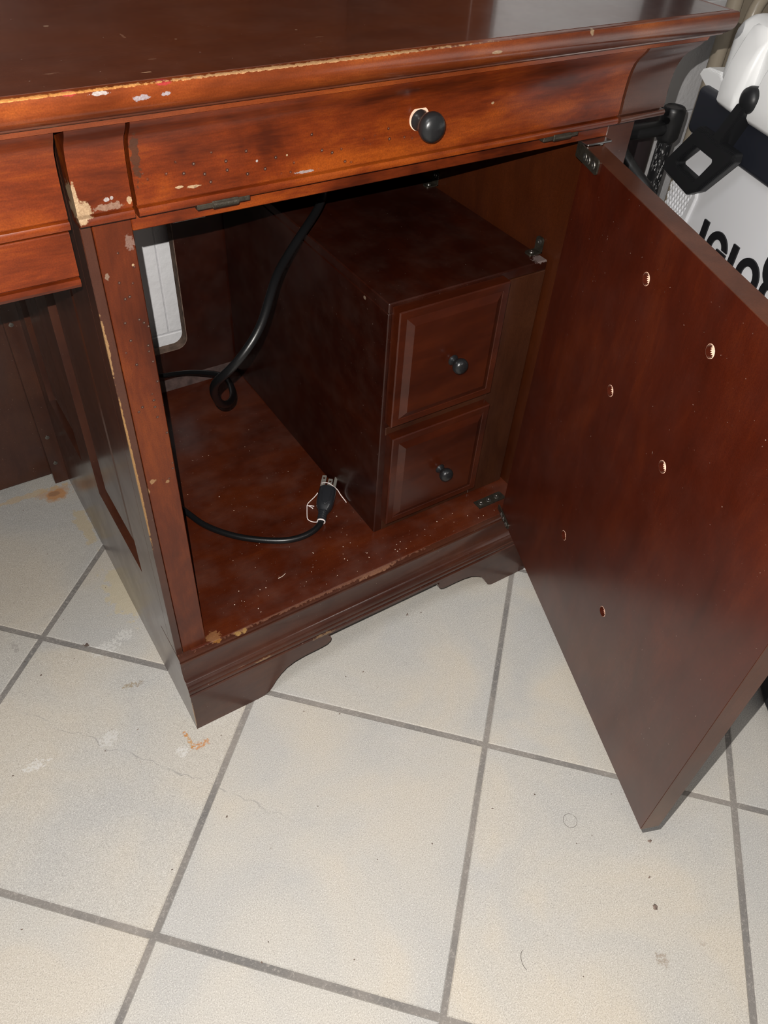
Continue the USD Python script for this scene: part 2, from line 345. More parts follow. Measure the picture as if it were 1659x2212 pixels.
def tile_material():
    g = Graph(); p = g.pos(); rnd = g.add('object_info', 'random')
    sh = g.add('vector_math', 'vector', math_type='add', vector1=p, vector2=g.add('combine_xyz', 'vector', x=g.math('multiply', rnd, 9.0), y=g.math('multiply', rnd, 23.0), z=0.0))
    b1 = g.noise(sh, 6.5, 3, .5, .5); b2 = g.noise(sh, 11, 4, .6)
    col = g.ramp(g.rng(b1, .36, .64, t='linear'), [(0, (.392, .384, .366)), (.5, (.440, .416, .374)), (1, (.480, .432, .360))])
    col = g.mix(g.rng(b2, .5, .78, 0, .26), col, (.435, .440, .455))
    col = g.mix(g.rng(rnd, 0, 1, 0, .25, 'linear'), col, (.40, .395, .38))
    f = g.noise(p, 760, 3, .75)
    col = g.mix(g.rng(f, .52, .66, 0, .62), col, (.22, .205, .19))
    col = g.mix(g.rng(f, .48, .34, 0, .62), col, (.66, .64, .60))
    st = g.noise(p, 70, 4, .65); s2 = g.noise(p, 190, 3, .65)
    brk = g.rng(g.noise(p, 330, 3, .7), .40, .54)
    rust, umber = (.46, .17, .018), (.20, .11, .07)
    for c, r, colr, k, n_ in [
            ((-.031, .497, 0), (.030, .020, .05), (.45, .26, .13), .9, st), ((-.030, .494, 0), (.018, .013, .05), rust, .8, st), ((-.032, .497, 0), (.010, .007, .05), umber, .6, st),
            ((-.075, .512, 0), (.07, .007, .05), (.5, .36, .2), 1.1, st), ((-.011, .03 + .37, 0), (.012, .05, .05), (.46, .36, .20), 1.1, st),
            ((-.002, .24, 0), (.030, .06, .05), (.50, .42, .26), 1.2, st),
            ((-.0150, -.0340, 0), (.0030, .016, .05), (.45, .22, .05), 1.1, s2), ((-.0055, -.0465, 0), (.014, .0050, .05), rust, 1.3, s2), ((-.0165, -.0235, 0), (.003, .005, .05), rust, .8, s2),
            ((-.0290, -.0440, 0), (.009, .008, .05), (.58, .57, .55), 1.3, s2), ((-.19, .03, 0), (.016, .007, .05), (.60, .59, .57), 1.3, s2), ((-.10, .02, 0), (.014, .010, .05), (.54, .53, .51), 1.4, s2),
            ((-.060, .155, 0), (.022, .012, .05), (.56, .55, .52), 1.4, s2), ((-.03, .165, 0), (.014, .010, .05), (.56, .55, .52), 1.4, s2), ((-.052, .082, 0), (.010, .004, .05), (.26, .2, .12), 1.2, s2), ((-.040, .078, 0), (.007, .004, .05), (.24, .19, .13), 1.2, s2),
            ((.3184, -.5349, 0), (.007, .008, .05), (.27, .22, .17), 1.2, s2), ((.369, -.548, 0), (.004, .003, .05), (.36, .31, .26), 1.2, s2), ((-.165, .218, 0), (.004, .013, .05), (.30, .28, .26), 1.2, s2)]:
        col = g.mix(g.math('multiply', g.blob(p, c, r, n_, k), g.math('multiply', brk, .75) if n_ == s2 else .55), col, tuple(np.minimum(colr, .68)))
    # a hairline crack across the near left tile, as in the floor itself
    q = g.add('separate_xyz', 'x', vector=p); y = g.add('separate_xyz', 'y', vector=p)
    wob = g.noise(p, 22, 3)
    line = g.math('add', g.math('multiply_add', q, 1.31, y), .127); line = g.math('multiply_add', wob, .05, g.math('subtract', line, .025))
    m = g.math('multiply', g.rng(g.math('absolute', line), .0017, .0005), g.math('multiply', g.rng(q, .06, .02), g.rng(q, -.20, -.16)))
    m = g.math('multiply', m, g.rng(g.noise(p, 60, 3), .36, .58))
    col = g.mix(g.math('multiply', m, .5), col, (.20, .195, .19))
    h = g.math('multiply_add', f, .35, g.noise(p, 60, 5, .6))
    nrm = g.add('bump', 'normal', height=h, strength=.22, distance=.004)
    return g.build('floor_tile', g.add('principled_bsdf', 'BSDF', base_color=col, roughness=.55, specular_ior_level=.35, normal=nrm))
M['tile'] = tile_material()

def grout_material():
    g = Graph(); p = g.pos()
    col = g.mix(g.rng(g.noise(p, 8, 3), .3, .7), (.165, .158, .152), (.270, .245, .220))
    col = g.mix(g.rng(g.noise(p, 330, 3, .7), .5, .75, 0, .7), col, (.40, .37, .34))
    nrm = g.add('bump', 'normal', height=g.noise(p, 350, 4, .7), strength=.6, distance=.003)
    return g.build('floor_grout', g.add('principled_bsdf', 'BSDF', base_color=col, roughness=.85, specular_ior_level=.2, normal=nrm))
M['grout'] = grout_material()

# ------------------------------------------------------------------ the room
X0, X1, Y0, Y1, H = -1.9, 2.1, -2.4, .572, 2.45
floor = thing('floor', kind='structure')
obj('grout_bed', box(X0, X1, Y0, Y1, -.02, -.0016, 0), M['grout'], floor, smooth=False)
TA, TS, TO = -.7998, .3150, np.array([.3098, -.2342])
e1 = np.array([math.cos(TA), math.sin(TA)]); e2 = np.array([-e1[1], e1[0]])
room = sg.box(X0, Y0, X1, Y1)
JOINT = .0072
for i in range(-13, 14):
    for j in range(-13, 14):
        o = TO + TS * (i * e1 + j * e2); a = JOINT / 2 + rng.uniform(-.0006, .0006); b = TS - JOINT / 2
        q = sg.Polygon([o + a*e1 + a*e2, o + b*e1 + a*e2, o + b*e1 + b*e2, o + a*e1 + b*e2]).intersection(room)
        if q.is_empty or q.geom_type != 'Polygon' or q.area < .0012: continue
        obj('tile', chamfer_prism(q, .0125 + rng.uniform(-.0003, .0003), .0012, (0, 0, -.0125), (1, 0, 0), (0, 1, 0), (0, 0, 1)), M['tile'], floor, smooth=False)

wall = thing('wall_back', kind='structure')
obj('mortar_bed', box(X0, X1, Y1 + .0015, Y1 + .15, -.02, H, 0), M['mortar'], wall, smooth=False)
BW, BH = .406, .203
for r in range(13):
    z0 = .19 - BH + r * BH; z1 = min(z0 + BH, H); z0 = max(z0, -.02)
    if z0 >= H: continue
    xs = .226 + (0 if r % 2 else .5) * BW
    for c in range(-7, 7):
        x0, x1 = xs + c * BW, xs + (c + 1) * BW
        x0, x1 = max(x0, X0), min(x1, X1)
        if x1 - x0 < .02: continue
        obj('block', box(x0 + .0008, x1 - .0008, Y1, Y1 + .02, z0 + .0011, z1 - .0011, .0016), M['paint'], wall, smooth=False)
for nm, bx in (('wall_left', (X0 - .1, X0, Y0 - .1, Y1 + .15, -.02, H)), ('wall_right', (X1, X1 + .1, Y0 - .1, Y1 + .15, -.02, H)), ('wall_front', (X0, X1, Y0 - .1, Y0, -.02, H))):
    obj(nm, box(*bx, 0), M['room'], smooth=False, kind='structure')
obj('ceiling', box(X0 - .1, X1 + .1, Y0 - .1, Y1 + .15, H, H + .1, 0), M['ceiling'], smooth=False, kind='structure')
obj('trim_1', tube([(1.20, Y1 - .045, 0.0), (1.20, Y1 - .045, 1.2), (1.20, Y1 - .045, H)], .043, 24), M['pipe'], kind='structure')

# ------------------------------------------------------------------ the desk
ZS, ZR, D, ST, WR = .1345, .6506, .5022, .0376, .5216
desk = thing('desk', 'dark red cherry wood pedestal desk standing on the tile floor', 'desk')
P = lambda name, mesh, mat, label=None, parent=desk, **k: obj(name, mesh, M[mat], parent, label, **k)

P('desktop', box(-1.30, W + .040, -.040, .535, .7425, .7622, .0006), 'top', 'glossy lacquered top')
edge = [(.030, .7618), (.0445, .7620), (.0460, .7612), (.0468, .7575), (.0468, .7525), (.0460, .7495), (.0443, .7468), (.0415, .7445), (.0388, .7435), (.0385, .7422), (.0350, .7418), (.0325, .7400), (.0315, .7365), (.030, .7365)]
P('moulded_edge', corner_moulding(edge, -1.30, W, .53), 'edge', 'worn moulded edge of the top')

FR = [(.0305, .7360), (.0285, .7325), (.0255, .7290), (.0222, .7255), (.0195, .7210), (.0178, .7155), (.0166, .7090), (.0160, .7000), (.0158, .6900), (.0162, .6820), (.0160, .6760)]
BEAD = [(.0138, .6755), (.0138, .6747), (.0172, .6740), (.0182, .6715), (.0176, .6688), (.0155, .6675), (.0120, .6672)]
def front_profile(back=.016, bead=True):
    pr = FR + (BEAD if bead else [])
    return [(-e, z) for e, z in pr] + [(back, pr[-1][1]), (back, .7360)]
def drawer_knob(parent, x, y, z, s=1.0):
    o = (x, y, z)
    pr = [(.0001, 0), (.0080, 0), (.0082, .0012), (.0070, .0030), (.0060, .0055), (.0060, .0085), (.0072, .0105), (.0100, .0125), (.0114, .0160), (.0116, .0185), (.0108, .0215), (.0085, .0240), (.0050, .0253), (.0001, .0257)]
    return obj('knob', lathe([(r * s, h * s) for r, h in pr], o, (0, -1, 0), 48), M['bronze'], parent, 'round black bronze knob', smooth=70)

fd = P('frieze_drawer_front', extrude_x(front_profile(), .0392, .5128), 'cherry', 'long worn drop front with a cove moulded face')
obj('knob_washer', lathe([(.0001, 0), (.0093, 0), (.0095, .0010), (.0001, .0011)], (.2775, -.0160, .7035), (0, -1, 0), 40), M['pale_wood'], fd, 'ring of bare pale wood around the knob', smooth=40)
drawer_knob(fd, .2775, -.0168, .7025, 1.0)
for x0 in (.0822, .4190):
    hl = cat(box(x0, x0 + .016, -.0183, -.012, .6650, .6688, .0004), box(x0 + .012, x0 + .033, -.0190, -.012, .6642, .6698, .0006), box(x0 + .030, x0 + .0425, -.0183, -.012, .6655, .6690, .0004),
             lathe([(.0001, 0), (.0022, 0), (.0022, .020), (.0001, .020)], (x0 + .0125, -.0180, .6668), (1, 0, 0), 16))
    obj('butterfly_hinge', hl, M['hinge'], fd, 'small dark bronze hinge let into the lower bead')
P('drawer_body', box(.045, .510, .016, .42, .6685, .732, .0005), 'inside_wall')
P('corner_block', extrude_x(front_profile(.0), -.0028, .0362), 'cherry', 'corner block with a chipped lower left corner')
# right corner block: the profile returns along the end of the desk
rb = corner_moulding(FR + BEAD + [(-.004, .6672)], .5165, W, .52)
P('corner_block', rb, 'dark', 'plain corner block returning along the right end')
P('stile', box(.0086, ST, 0, .022, 0.02, .7362, .0007), 'cherry_stile', 'scuffed front post beside the kneehole')
P('stile', box(WR, W - .001, 0, .022, 0.02, .7362, .0007), 'dark')
P('rail', box(ST, WR, .0, .022, ZR, .6669, .0008), 'cherry', 'rail under the drop front')
obj('strike_plate', box(.0690, .0960, .003, .018, ZR - .0016, ZR - .0001, .0004), M['steel'], desk, 'thin steel catch plate under the rail')

base = [(0.004, ZS - .001), (-.0050, ZS - .0005), (-.0085, ZS - .0012), (-.0098, ZS - .0032), (-.0085, ZS - .0052), (-.0068, ZS - .0056), (-.0068, ZS - .0064), (-.0098, ZS - .0066), (-.0104, ZS - .0084), (-.0092, ZS - .0096),
        (-.0085, .118), (-.0092, .108), (-.0110, .101), (-.0140, .0950), (-.0165, .0935), (-.0168, .0925), (-.0195, .0915), (-.0214, .0885), (-.0216, .0850), (-.0205, .0835), (-.0228, .0828), (-.0234, .0800), (-.0222, .0765), (-.0222, .0755), (-.0242, .0748), (-.0242, .0695), (.004, .0695)]
# left side of the pedestal: a frame with two raised panels
def framed_side(x, sgn):
    """frame boards around the openings; sgn -1: the face looks to -x."""
    y0, y1, z0, z1 = .0223, .5178, 0.0, .7362
    ops = [(.084, .2400, .200, .640), (.3120, .4650, .200, .640)]
    poly = sg.box(y0, z0, y1, z1)
    for a, b, c_, d_ in ops: poly = poly.difference(sg.box(a, c_, b, d_))
    fr = prism(poly, .0166, (x, 0, 0), (0, 1, 0), (0, 0, 1), (1, 0, 0)) if sgn < 0 else prism(poly, .0166, (x - .0166, 0, 0), (0, 1, 0), (0, 0, 1), (1, 0, 0))
    return fr, ops
fr, ops = framed_side(0.0, -1)
fr = cat(fr, box(0, .0081, 0, .0223, 0, .7362, .0006))
fr = cat(fr, prism(sg.Polygon(base).buffer(0).union(sg.box(-.0242, 0, .004, .0696)).union(sg.box(.0, 0, .05, ZS)).buffer(.0002), .0009, (-.0002, 0, 0), (0, 1, 0), (0, 0, 1), (1, 0, 0)))
P('side_frame', fr, 'side', 'kneehole side frame with a worn front edge', smooth=False)
for a, b, c_, d_ in ops:
    r = (-b - .003, -a + .003, c_ - .003, d_ + .003)
    P('raised_panel', rects(inset(r, (0, 0), (0, .0045), (.004, .0045), (.034, .0125), (.036, .0125)), (.0165, 0, 0), (0, -1, 0), (0, 0, 1), (-1, 0, 0)), 'side', smooth=False)
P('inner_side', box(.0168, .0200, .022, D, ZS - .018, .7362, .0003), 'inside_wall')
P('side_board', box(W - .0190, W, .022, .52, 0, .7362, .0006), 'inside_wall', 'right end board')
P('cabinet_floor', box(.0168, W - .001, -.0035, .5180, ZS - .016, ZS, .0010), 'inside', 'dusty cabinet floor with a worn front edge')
P('base_moulding', extrude_x(base, 0.0, W), 'dark', 'stepped base moulding with chipped edges')
def arc(c0, r0, a0, a1, n=6): return [(c0[0] + r0 * math.cos(math.radians(a0 + (a1 - a0) * k / n)), c0[1] + r0 * math.sin(math.radians(a0 + (a1 - a0) * k / n))) for k in range(n + 1)]
footl = [(0, 0), (.088, 0), (.0965, .0010), (.1033, .0050), (.1085, .0120), (.1145, .0225), (.1220, .0325), (.1311, .0408), (.1430, .0460), (.158, .0482), (.172, .0487), (.185, .0490), (.1925, .0505), (.1972, .0545), (.1985, .0600), (.1970, .0655), (.1930, .0696), (0, .0696)]
footr = [(W, 0), (.4900, 0), (.4827, .0010), (.4765, .0050), (.4717, .0125), (.4660, .0225), (.4590, .0325), (.4484, .0408), (.437, .0470), (.423, .0502), (.408, .0510), (.395, .0508), (.385, .0512), (.3795, .0540), (.3764, .0590), (.3755, .0640), (.3765, .0696), (W, .0696)]
for ft, nm in ((footl, None), (footr, None)):
    m = prism(sg.Polygon(ft), .0200, (0, -.0042, 0), (1, 0, 0), (0, 0, 1), (0, -1, 0))
    P('bracket_foot', m, 'dark', smooth=50)

hole = sg.box(.060, .2035, .2315, .520).buffer(-.018).buffer(.018)
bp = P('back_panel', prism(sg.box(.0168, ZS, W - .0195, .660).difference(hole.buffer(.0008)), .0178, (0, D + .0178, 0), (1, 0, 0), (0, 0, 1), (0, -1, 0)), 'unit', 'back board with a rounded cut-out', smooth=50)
obj('cutout_rim', prism(hole.buffer(.0008).difference(hole.buffer(-.0004)), .0182, (0, D + .0180, 0), (1, 0, 0), (0, 0, 1), (0, -1, 0)), M['raw'], bp, 'raw dusty cut edge of the opening', smooth=50)
P('cleat', prism([(0, 0), (-.007, 0), (0, .017)], .2895, (.0205, D, ZS), (0, 1, 0), (0, 0, 1), (1, 0, 0)), 'dusty', 'dusty strip at the foot of the back board', smooth=False)
P('back_rail', box(.0168, W - .0195, D, D + .0178, .6605, .7362, .0005), 'inside_wall')

# kneehole: drawer, apron, back board, corner post with screws
kd = P('kneehole_drawer_front', extrude_x(front_profile(), -.66, -.0092), 'cherry', 'cove moulded kneehole drawer front')
P('kneehole_apron', extrude_x([(-.0158, .6668), (-.0165, .6660), (-.0165, .6345), (-.0155, .6338), (-.0135, .6335), (-.0135, .6326), (-.0172, .6322), (-.0176, .6285), (-.0160, .6258), (.016, .6258), (.016, .6668)], -.66, -.0108), 'cherry', 'flat lower drawer front over the kneehole')
P('kneehole_drawer_body', box(-.65, -.020, .016, .40, .6400, .732, .0005), 'inside_wall')
P('modesty_panel', box(-.74, -.0005, .5350, .5480, .0100, .74, .0005), 'side', 'kneehole back board')
pst = P('corner_post', box(-.0225, .0060, .5182, .5352, .001, .735, .0004), 'side', 'narrow corner post with screws')
for z in (.303, .098, .044):
    obj('screw', lathe([(.0001, 0), (.0034, 0), (.0034, .0008), (.0014, .0010), (.0011, .0004), (.0001, .0004)], (-.0130, .5181, z), (0, -1, 0), 16), M['screw'], pst)
# the far pedestal, mostly out of frame, carries the other end of the top
P('far_pedestal', box(-1.26, -.74, .002, .520, .0, .735, .001), 'side', 'other pedestal at the far end')
P('far_pedestal_front', box(-1.24, -.76, -.014, .001, .12, .62, .002), 'cherry')

# the open door, turned out to the right
DA = 1.9304; du = np.array([math.cos(DA), -math.sin(DA), 0]); dn = np.array([math.sin(DA), math.cos(DA), 0]); dh = np.array([.4861, -.0089, 0]); dz = np.array([0, 0, 1.0])
DW, DZ0, DZ1, DT = .462, .1415, .6476, .0208
dB = lambda u, n, z: dh + du * u + dn * n + dz * z
sl = sg.box(0, DZ0, DW, DZ1)
holes = [(u, z) for z in (.5985, .4792, .2725) for u in (.168, .281)]
hp = unary_union([sg.Point(u, z).buffer(.0056, 10) for u, z in holes])
face = prism(sl.difference(hp), .012, dB(0, .012, 0), du, dz, -dn)
back = prism(sl, DT - .012, dB(0, DT, 0), du, dz, -dn)
door = P('door', face, 'door', 'open cabinet door with six screw holes in its inner face', smooth=False)
obj('door_core', prism(sl.buffer(-.0005), DT - .0119, dB(0, DT, 0), du, dz, -dn), M['door_edge'], door, smooth=False)
ring = sl.buffer(.0006, join_style='mitre').difference(sl.buffer(-.0003, join_style='mitre'))
obj('edge_banding', prism(ring, DT - .0004, dB(0, DT, 0), du, dz, -dn), M['door_edge'], door, 'lighter brown edge of the door', smooth=False)
for u, z in holes:
    pr = [(.0001, -.0105), (.0054, -.0105), (.0058, -.0005), (.0060, 0.0), (.0056, .0002)]
    obj('screw_hole', lathe([(r_, h_) for r_, h_ in pr], dB(u, 0, z), -dn, 20), M['pale_wood'], door, 'screw hole lined with raw pale wood')
def plate(o, a, b, n_, L, Wd, t=.0018, holes_=(), nm='hinge_plate', parent=door, mat='hinge', label=None, lead=0.0):
    """a rounded strip of length L along a, width Wd along b, lying on a surface with normal n_, with countersunk screws."""
    o, a, b, n_ = map(lambda q: np.array(q, float), (o, a, b, n_))
    poly = sg.box(-lead, 0, L, Wd).intersection(sg.box(-lead - .01, 0, L, Wd).buffer(-.003).buffer(.003))
    pm = obj(nm, prism(poly, t, o, a, b, n_), M[mat], parent, label)
    par = pm if str(pm.GetPath()).count('/') < 4 else parent
    for h_ in holes_:
        obj('screw', lathe([(.0001, 0), (.0037, 0), (.0040, .0005), (.0036, .0011), (.0016, .0011), (.0010, .0005), (.0001, .0005)], o + a * h_ + b * Wd / 2 + n_ * t, n_, 18), M['screw'], par)
    return pm
plate(dB(.0, -.0001, .6348), du, dz, -dn, .0365, .0140, .0018, (.008, .0165, .0285), label='bronze pivot hinge plate at the top of the door', lead=.0145)
plate(dB(.0, -.0001, .1425), du, dz, -dn, .0330, .0080, .0018, (.006, .0150, .0255), label='bronze pivot hinge plate at the foot of the door', lead=.010)
obj('pivot_leaf', box(.4880, .5205, -.0100, .0100, ZR - .0022, ZR - .0003, .0006), M['steel'], door, 'bright pivot leaf under the rail')
obj('screw', lathe([(.0001, 0), (.0042, 0), (.0038, .0014), (.0001, .0018)], (.508, -.0055, ZR - .0022), (0, 0, -1), 18), M['steel'], door)
plate((.4700, .0185, ZS), (1, 0, -.0), (0, 1, 0), (0, 0, 1), .0480, .0150, .0018, (.0075, .0215, .0360), nm='floor_hinge_leaf', label='bronze hinge leaf screwed to the cabinet floor')

# ------------------------------------------------------------------ the two-drawer unit inside the cabinet
UX0, UX1, UY0, UY1, UZ1 = .3104, .5357, .0544, .4990, .4903
unit = thing('drawer_unit', 'small dark wood unit of two knobbed drawers standing inside the open cabinet', 'drawer unit', (UX0, UY0, ZS))
U = lambda name, mesh, mat, label=None, parent=unit, **k: obj(name, mesh, M[mat], parent, label, **k)
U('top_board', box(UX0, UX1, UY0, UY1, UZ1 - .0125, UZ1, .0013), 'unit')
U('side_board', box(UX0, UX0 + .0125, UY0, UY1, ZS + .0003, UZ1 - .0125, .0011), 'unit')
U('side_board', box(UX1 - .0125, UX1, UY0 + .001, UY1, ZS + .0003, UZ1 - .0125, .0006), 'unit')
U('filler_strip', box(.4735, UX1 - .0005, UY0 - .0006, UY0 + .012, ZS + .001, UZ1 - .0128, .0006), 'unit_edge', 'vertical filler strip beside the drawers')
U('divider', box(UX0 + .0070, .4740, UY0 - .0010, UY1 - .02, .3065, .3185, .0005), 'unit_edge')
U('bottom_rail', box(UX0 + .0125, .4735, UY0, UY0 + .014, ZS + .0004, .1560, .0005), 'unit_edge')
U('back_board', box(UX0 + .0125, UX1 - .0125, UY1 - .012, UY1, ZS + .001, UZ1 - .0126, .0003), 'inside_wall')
for (x0, x1, z0, z1, dy) in ((.3146, .4676, .3300, .4865, 0.0), (.3198, .4722, .1590, .3085, .0012)):
    r = (x0, x1, z0, z1)
    dr = U('drawer', rects(inset(r, (0, 0), (0, .0135), (.0012, .0150), (.0095, .0150), (.0100, .0142), (.0185, .0178), (.0190, .0180)), (0, UY0 - .001 + dy, 0), (1, 0, 0), (0, 0, 1), (0, -1, 0)), 'unit_front', smooth=False)
    drawer_knob(dr, (x0 + x1) / 2 + .003, UY0 - .0185 + dy, (z0 + z1) / 2 - .0035, .84)
    obj('drawer_box', box(x0 + .008, x1 - .008, UY0, UY1 - .05, z0 + .006, z1 - .012, .0005), M['inside_wall'], dr)
def bracket(x, y):
    L, wd, t = .0185, .0125, .0016
    pl = sg.box(0, -wd / 2, L, wd / 2).buffer(-.004).buffer(.004).union(sg.box(0, -wd / 2, L * .6, wd / 2))
    a = prism(pl, t, (x, y, UZ1), (-1, 0, 0), (0, -1, 0), (0, 0, 1)); b = prism(pl, t, (x, y, UZ1), (0, 0, 1), (0, 1, 0), (-1, 0, 0))
    br = U('corner_bracket', cat(a, b), 'hinge', 'small black angle bracket')
    for o, n_ in (((x - .0115, y, UZ1 + t), (0, 0, 1)), ((x - t, y, UZ1 + .0125), (-1, 0, 0))):
        obj('screw', lathe([(.0001, 0), (.0034, 0), (.0030, .0010), (.0012, .0012), (.0008, .0006), (.0001, .0006)], o, n_, 16), M['screw'], br)
bracket(.5398, .0765); bracket(.5398, .2930)

# ------------------------------------------------------------------ hutch standing on the top, above the frame: the top mirrors it
hutch = thing('hutch', 'tall dark wood hutch standing on the back of the desktop', 'hutch', (-.3, .25, .7624))
Hh = lambda name, mesh, label=None: obj(name, mesh, M['hutch'], hutch, label)
HZ = .7624
Hh('side_board', box(.527, .560, .245, .530, HZ, 1.65, .001)); Hh('side_board', box(-1.20, -1.167, .245, .530, HZ, 1.65, .001))
Hh('back_board', box(-1.167, .527, .515, .530, HZ, 1.65, .001)); Hh('top_board', box(-1.22, .58, .235, .530, 1.65, 1.68, .001))
for z in (1.10, 1.38): Hh('shelf', box(-1.167, .527, .26, .515, z, z + .02, .001))
Hh('upright', box(-.33, -.31, .26, .515, HZ, 1.65, .001))

# ------------------------------------------------------------------ power cord with its plug on the cabinet floor
Zc = ZS + .0044
cord = thing('power_cord', 'thick black power cord lying on the cabinet floor, three-pin plug tied with white string', 'power cord', (.18, .10, ZS))
C = lambda name, mesh, mat, label=None, **k: obj(name, mesh, M[mat], cord, label, **k)
pts = [(.0262, .480, Zc), (.030, .42, Zc), (.042, .36, Zc), (.0665, .3052, Zc), (.102, .2116, Zc), (.1124, .1799, Zc), (.1369, .1430, Zc), (.1657, .1167, Zc), (.1979, .0975, Zc), (.2247, .0932, Zc), (.2440, .0975, Zc + .0002), (.2550, .1050, Zc + .0006)]
C('cable', tube(spline(pts, 110), .0043, 16), 'rubber', smooth=60)
p0, p1 = np.array([.2545, .1040, ZS + .0050]), np.array([.2915, .1490, ZS + .0150])
ax = (p1 - p0) / np.linalg.norm(p1 - p0); e_r = np.cross(ax, [0, 0, 1]); e_r /= np.linalg.norm(e_r); e_u = np.cross(e_r, ax)
def loft(stations):
    """stations (distance along the plug, half width, half height): rounded sections joined."""
    n = 28; v, f = [], []
    for d, w, h in stations:
        for k in range(n):
            t = 2 * np.pi * k / n; cx = np.sign(math.cos(t)) * abs(math.cos(t)) ** .75; sy = np.sign(math.sin(t)) * abs(math.sin(t)) ** .75
            v.append(p0 + ax * d + e_r * w * cx + e_u * h * sy)
    for i in range(len(stations) - 1):
        for k in range(n):
            q = (k + 1) % n; f += [[i*n+k, i*n+q, (i+1)*n+q], [i*n+k, (i+1)*n+q, (i+1)*n+k]]
    c = len(v); v += [p0 + ax * stations[0][0], p0 + ax * stations[-1][0]]
    for k in range(n):
        q = (k + 1) % n; f += [[c, q, k], [c + 1, (len(stations)-1)*n+k, (len(stations)-1)*n+q]]
    return np.array(v), np.array(f)
C('plug_body', loft([(.0175, .0072, .0070), (.0200, .0080, .0078), (.0235, .0102, .0092), (.0280, .0118, .0106), (.0360, .0126, .0112), (.0480, .0126, .0112), (.0572, .0122, .0108), (.0585, .0112, .0098)]), 'plug', smooth=55)
C('plug_rib', tube(spline([p0 + ax * d + e_r * w + e_u * h for d, w, h in ((.0575, -.0050, .0106), (.048, -.0056, .0110), (.038, -.0052, .0110), (.030, -.0030, .0104), (.0265, .0010, .0098), (.030, .0050, .0100), (.038, .0066, .0104), (.048, .0068, .0104), (.0575, .0062, .0100))], 60), .0008, 8), 'plug', smooth=60)
rel = []
for k in range(4):
    d = .0035 + k * .0036; rel += [(d, .0062, .0060), (d + .0023, .0064, .0062), (d + .0024, .0054, .0052), (d + .0036, .0054, .0052)]
C('strain_relief', loft(rel), 'plug', smooth=40)
tip = p0 + ax * .0580
for k_, off in ((0, -.0050), (1, .0016)):
    o = tip + e_u * (-off)
    bl = sg.box(0, -.0032, .0200, .0032).buffer(-.0015).buffer(.0015).union(sg.box(0, -.0032, .008, .0032)).difference(sg.Point(.0152, 0).buffer(.0017))
    C('blade', prism(bl, .0015, o - e_r * (.0080 if k_ == 0 else -.0008), ax, e_r, e_u), 'prong', 'flat metal blade with a hole')
C('ground_pin', lathe([(.0001, 0), (.0024, 0), (.0024, .0215), (.0020, .0240), (.0008, .0250), (.0001, .0250)], tip + e_r * .0082, ax, 20), 'prong', 'round metal ground pin', smooth=50)
C('white_band', lathe([(.0050, .0000), (.0060, .0002), (.0062, .0010), (.0060, .0018), (.0050, .0020)], p0 + ax * .0005, ax, 24), 'string', 'thin white band behind the plug', smooth=60)
S = spline([(.2790, .1574, ZS + .006), (.2669, .1529, ZS + .002), (.2571, .1479, ZS + .0016), (.2526, .1413, ZS + .0014), (.2442, .1253, ZS + .0014), (.2431, .1202, ZS + .0014), (.2455, .1140, ZS + .0018), (.2530, .1062, ZS + .0055)], 50)
S2 = spline([(.2850, .1560, ZS + .0235), (.2885, .1520, .1605), (.2930, .1480, .1600), (.2985, .1440, .154), (.3030, .1420, .148), (.3060, .1395, .1405), (.3076, .1315, .1365), (.3073, .1241, .1362)], 50)
K1 = spline([(.2556, .145, ZS + .002), (.259, .1415, ZS + .003), (.2628, .139, ZS + .0022)], 12); K2 = spline([(.2556, .145, ZS + .002), (.2575, .140, ZS + .003), (.2592, .1354, ZS + .0022)], 12)
C('tie_string', cat(*[tube(q, .0007, 8) for q in (S, S2, K1, K2)]), 'string', 'thin white string knotted round the plug', smooth=60)

hc = thing('hanging_cable', 'black cable hanging in a loop from above inside the open cabinet', 'cable', (.2, .2, .25))
hp_ = [(.372, .290, .660), (.352, .262, .590), (.3385, .2461, .5375), (.3257, .2347, .5235), (.2860, .2014, .5139), (.2518, .1766, .5019), (.2214, .1495, .4903), (.1938, .1235, .4671), (.1724, .1141, .4468), (.1501, .1174, .4221), (.1400, .1405, .3925),
       (.1474, .1731, .3526), (.1635, .2015, .3143), (.1861, .2339, .2831), (.2106, .2752, .2603), (.2221, .3107, .2534), (.2228, .3400, .2493), (.2074, .3736, .2393), (.1896, .4048, .2259), (.1603, .4391, .2083), (.11, .470, .206), (.085, .515, .215), (.080, .552, .20), (.080, .560, .10), (.080, .560, .004)]
obj('cable', tube(spline(hp_, 220), np.interp(np.linspace(0, 1, 220), [0, .45, .62, .72, 1], [.0048, .0050, .0044, .0032, .0030]), 16), M['rubber'], hc, smooth=60)

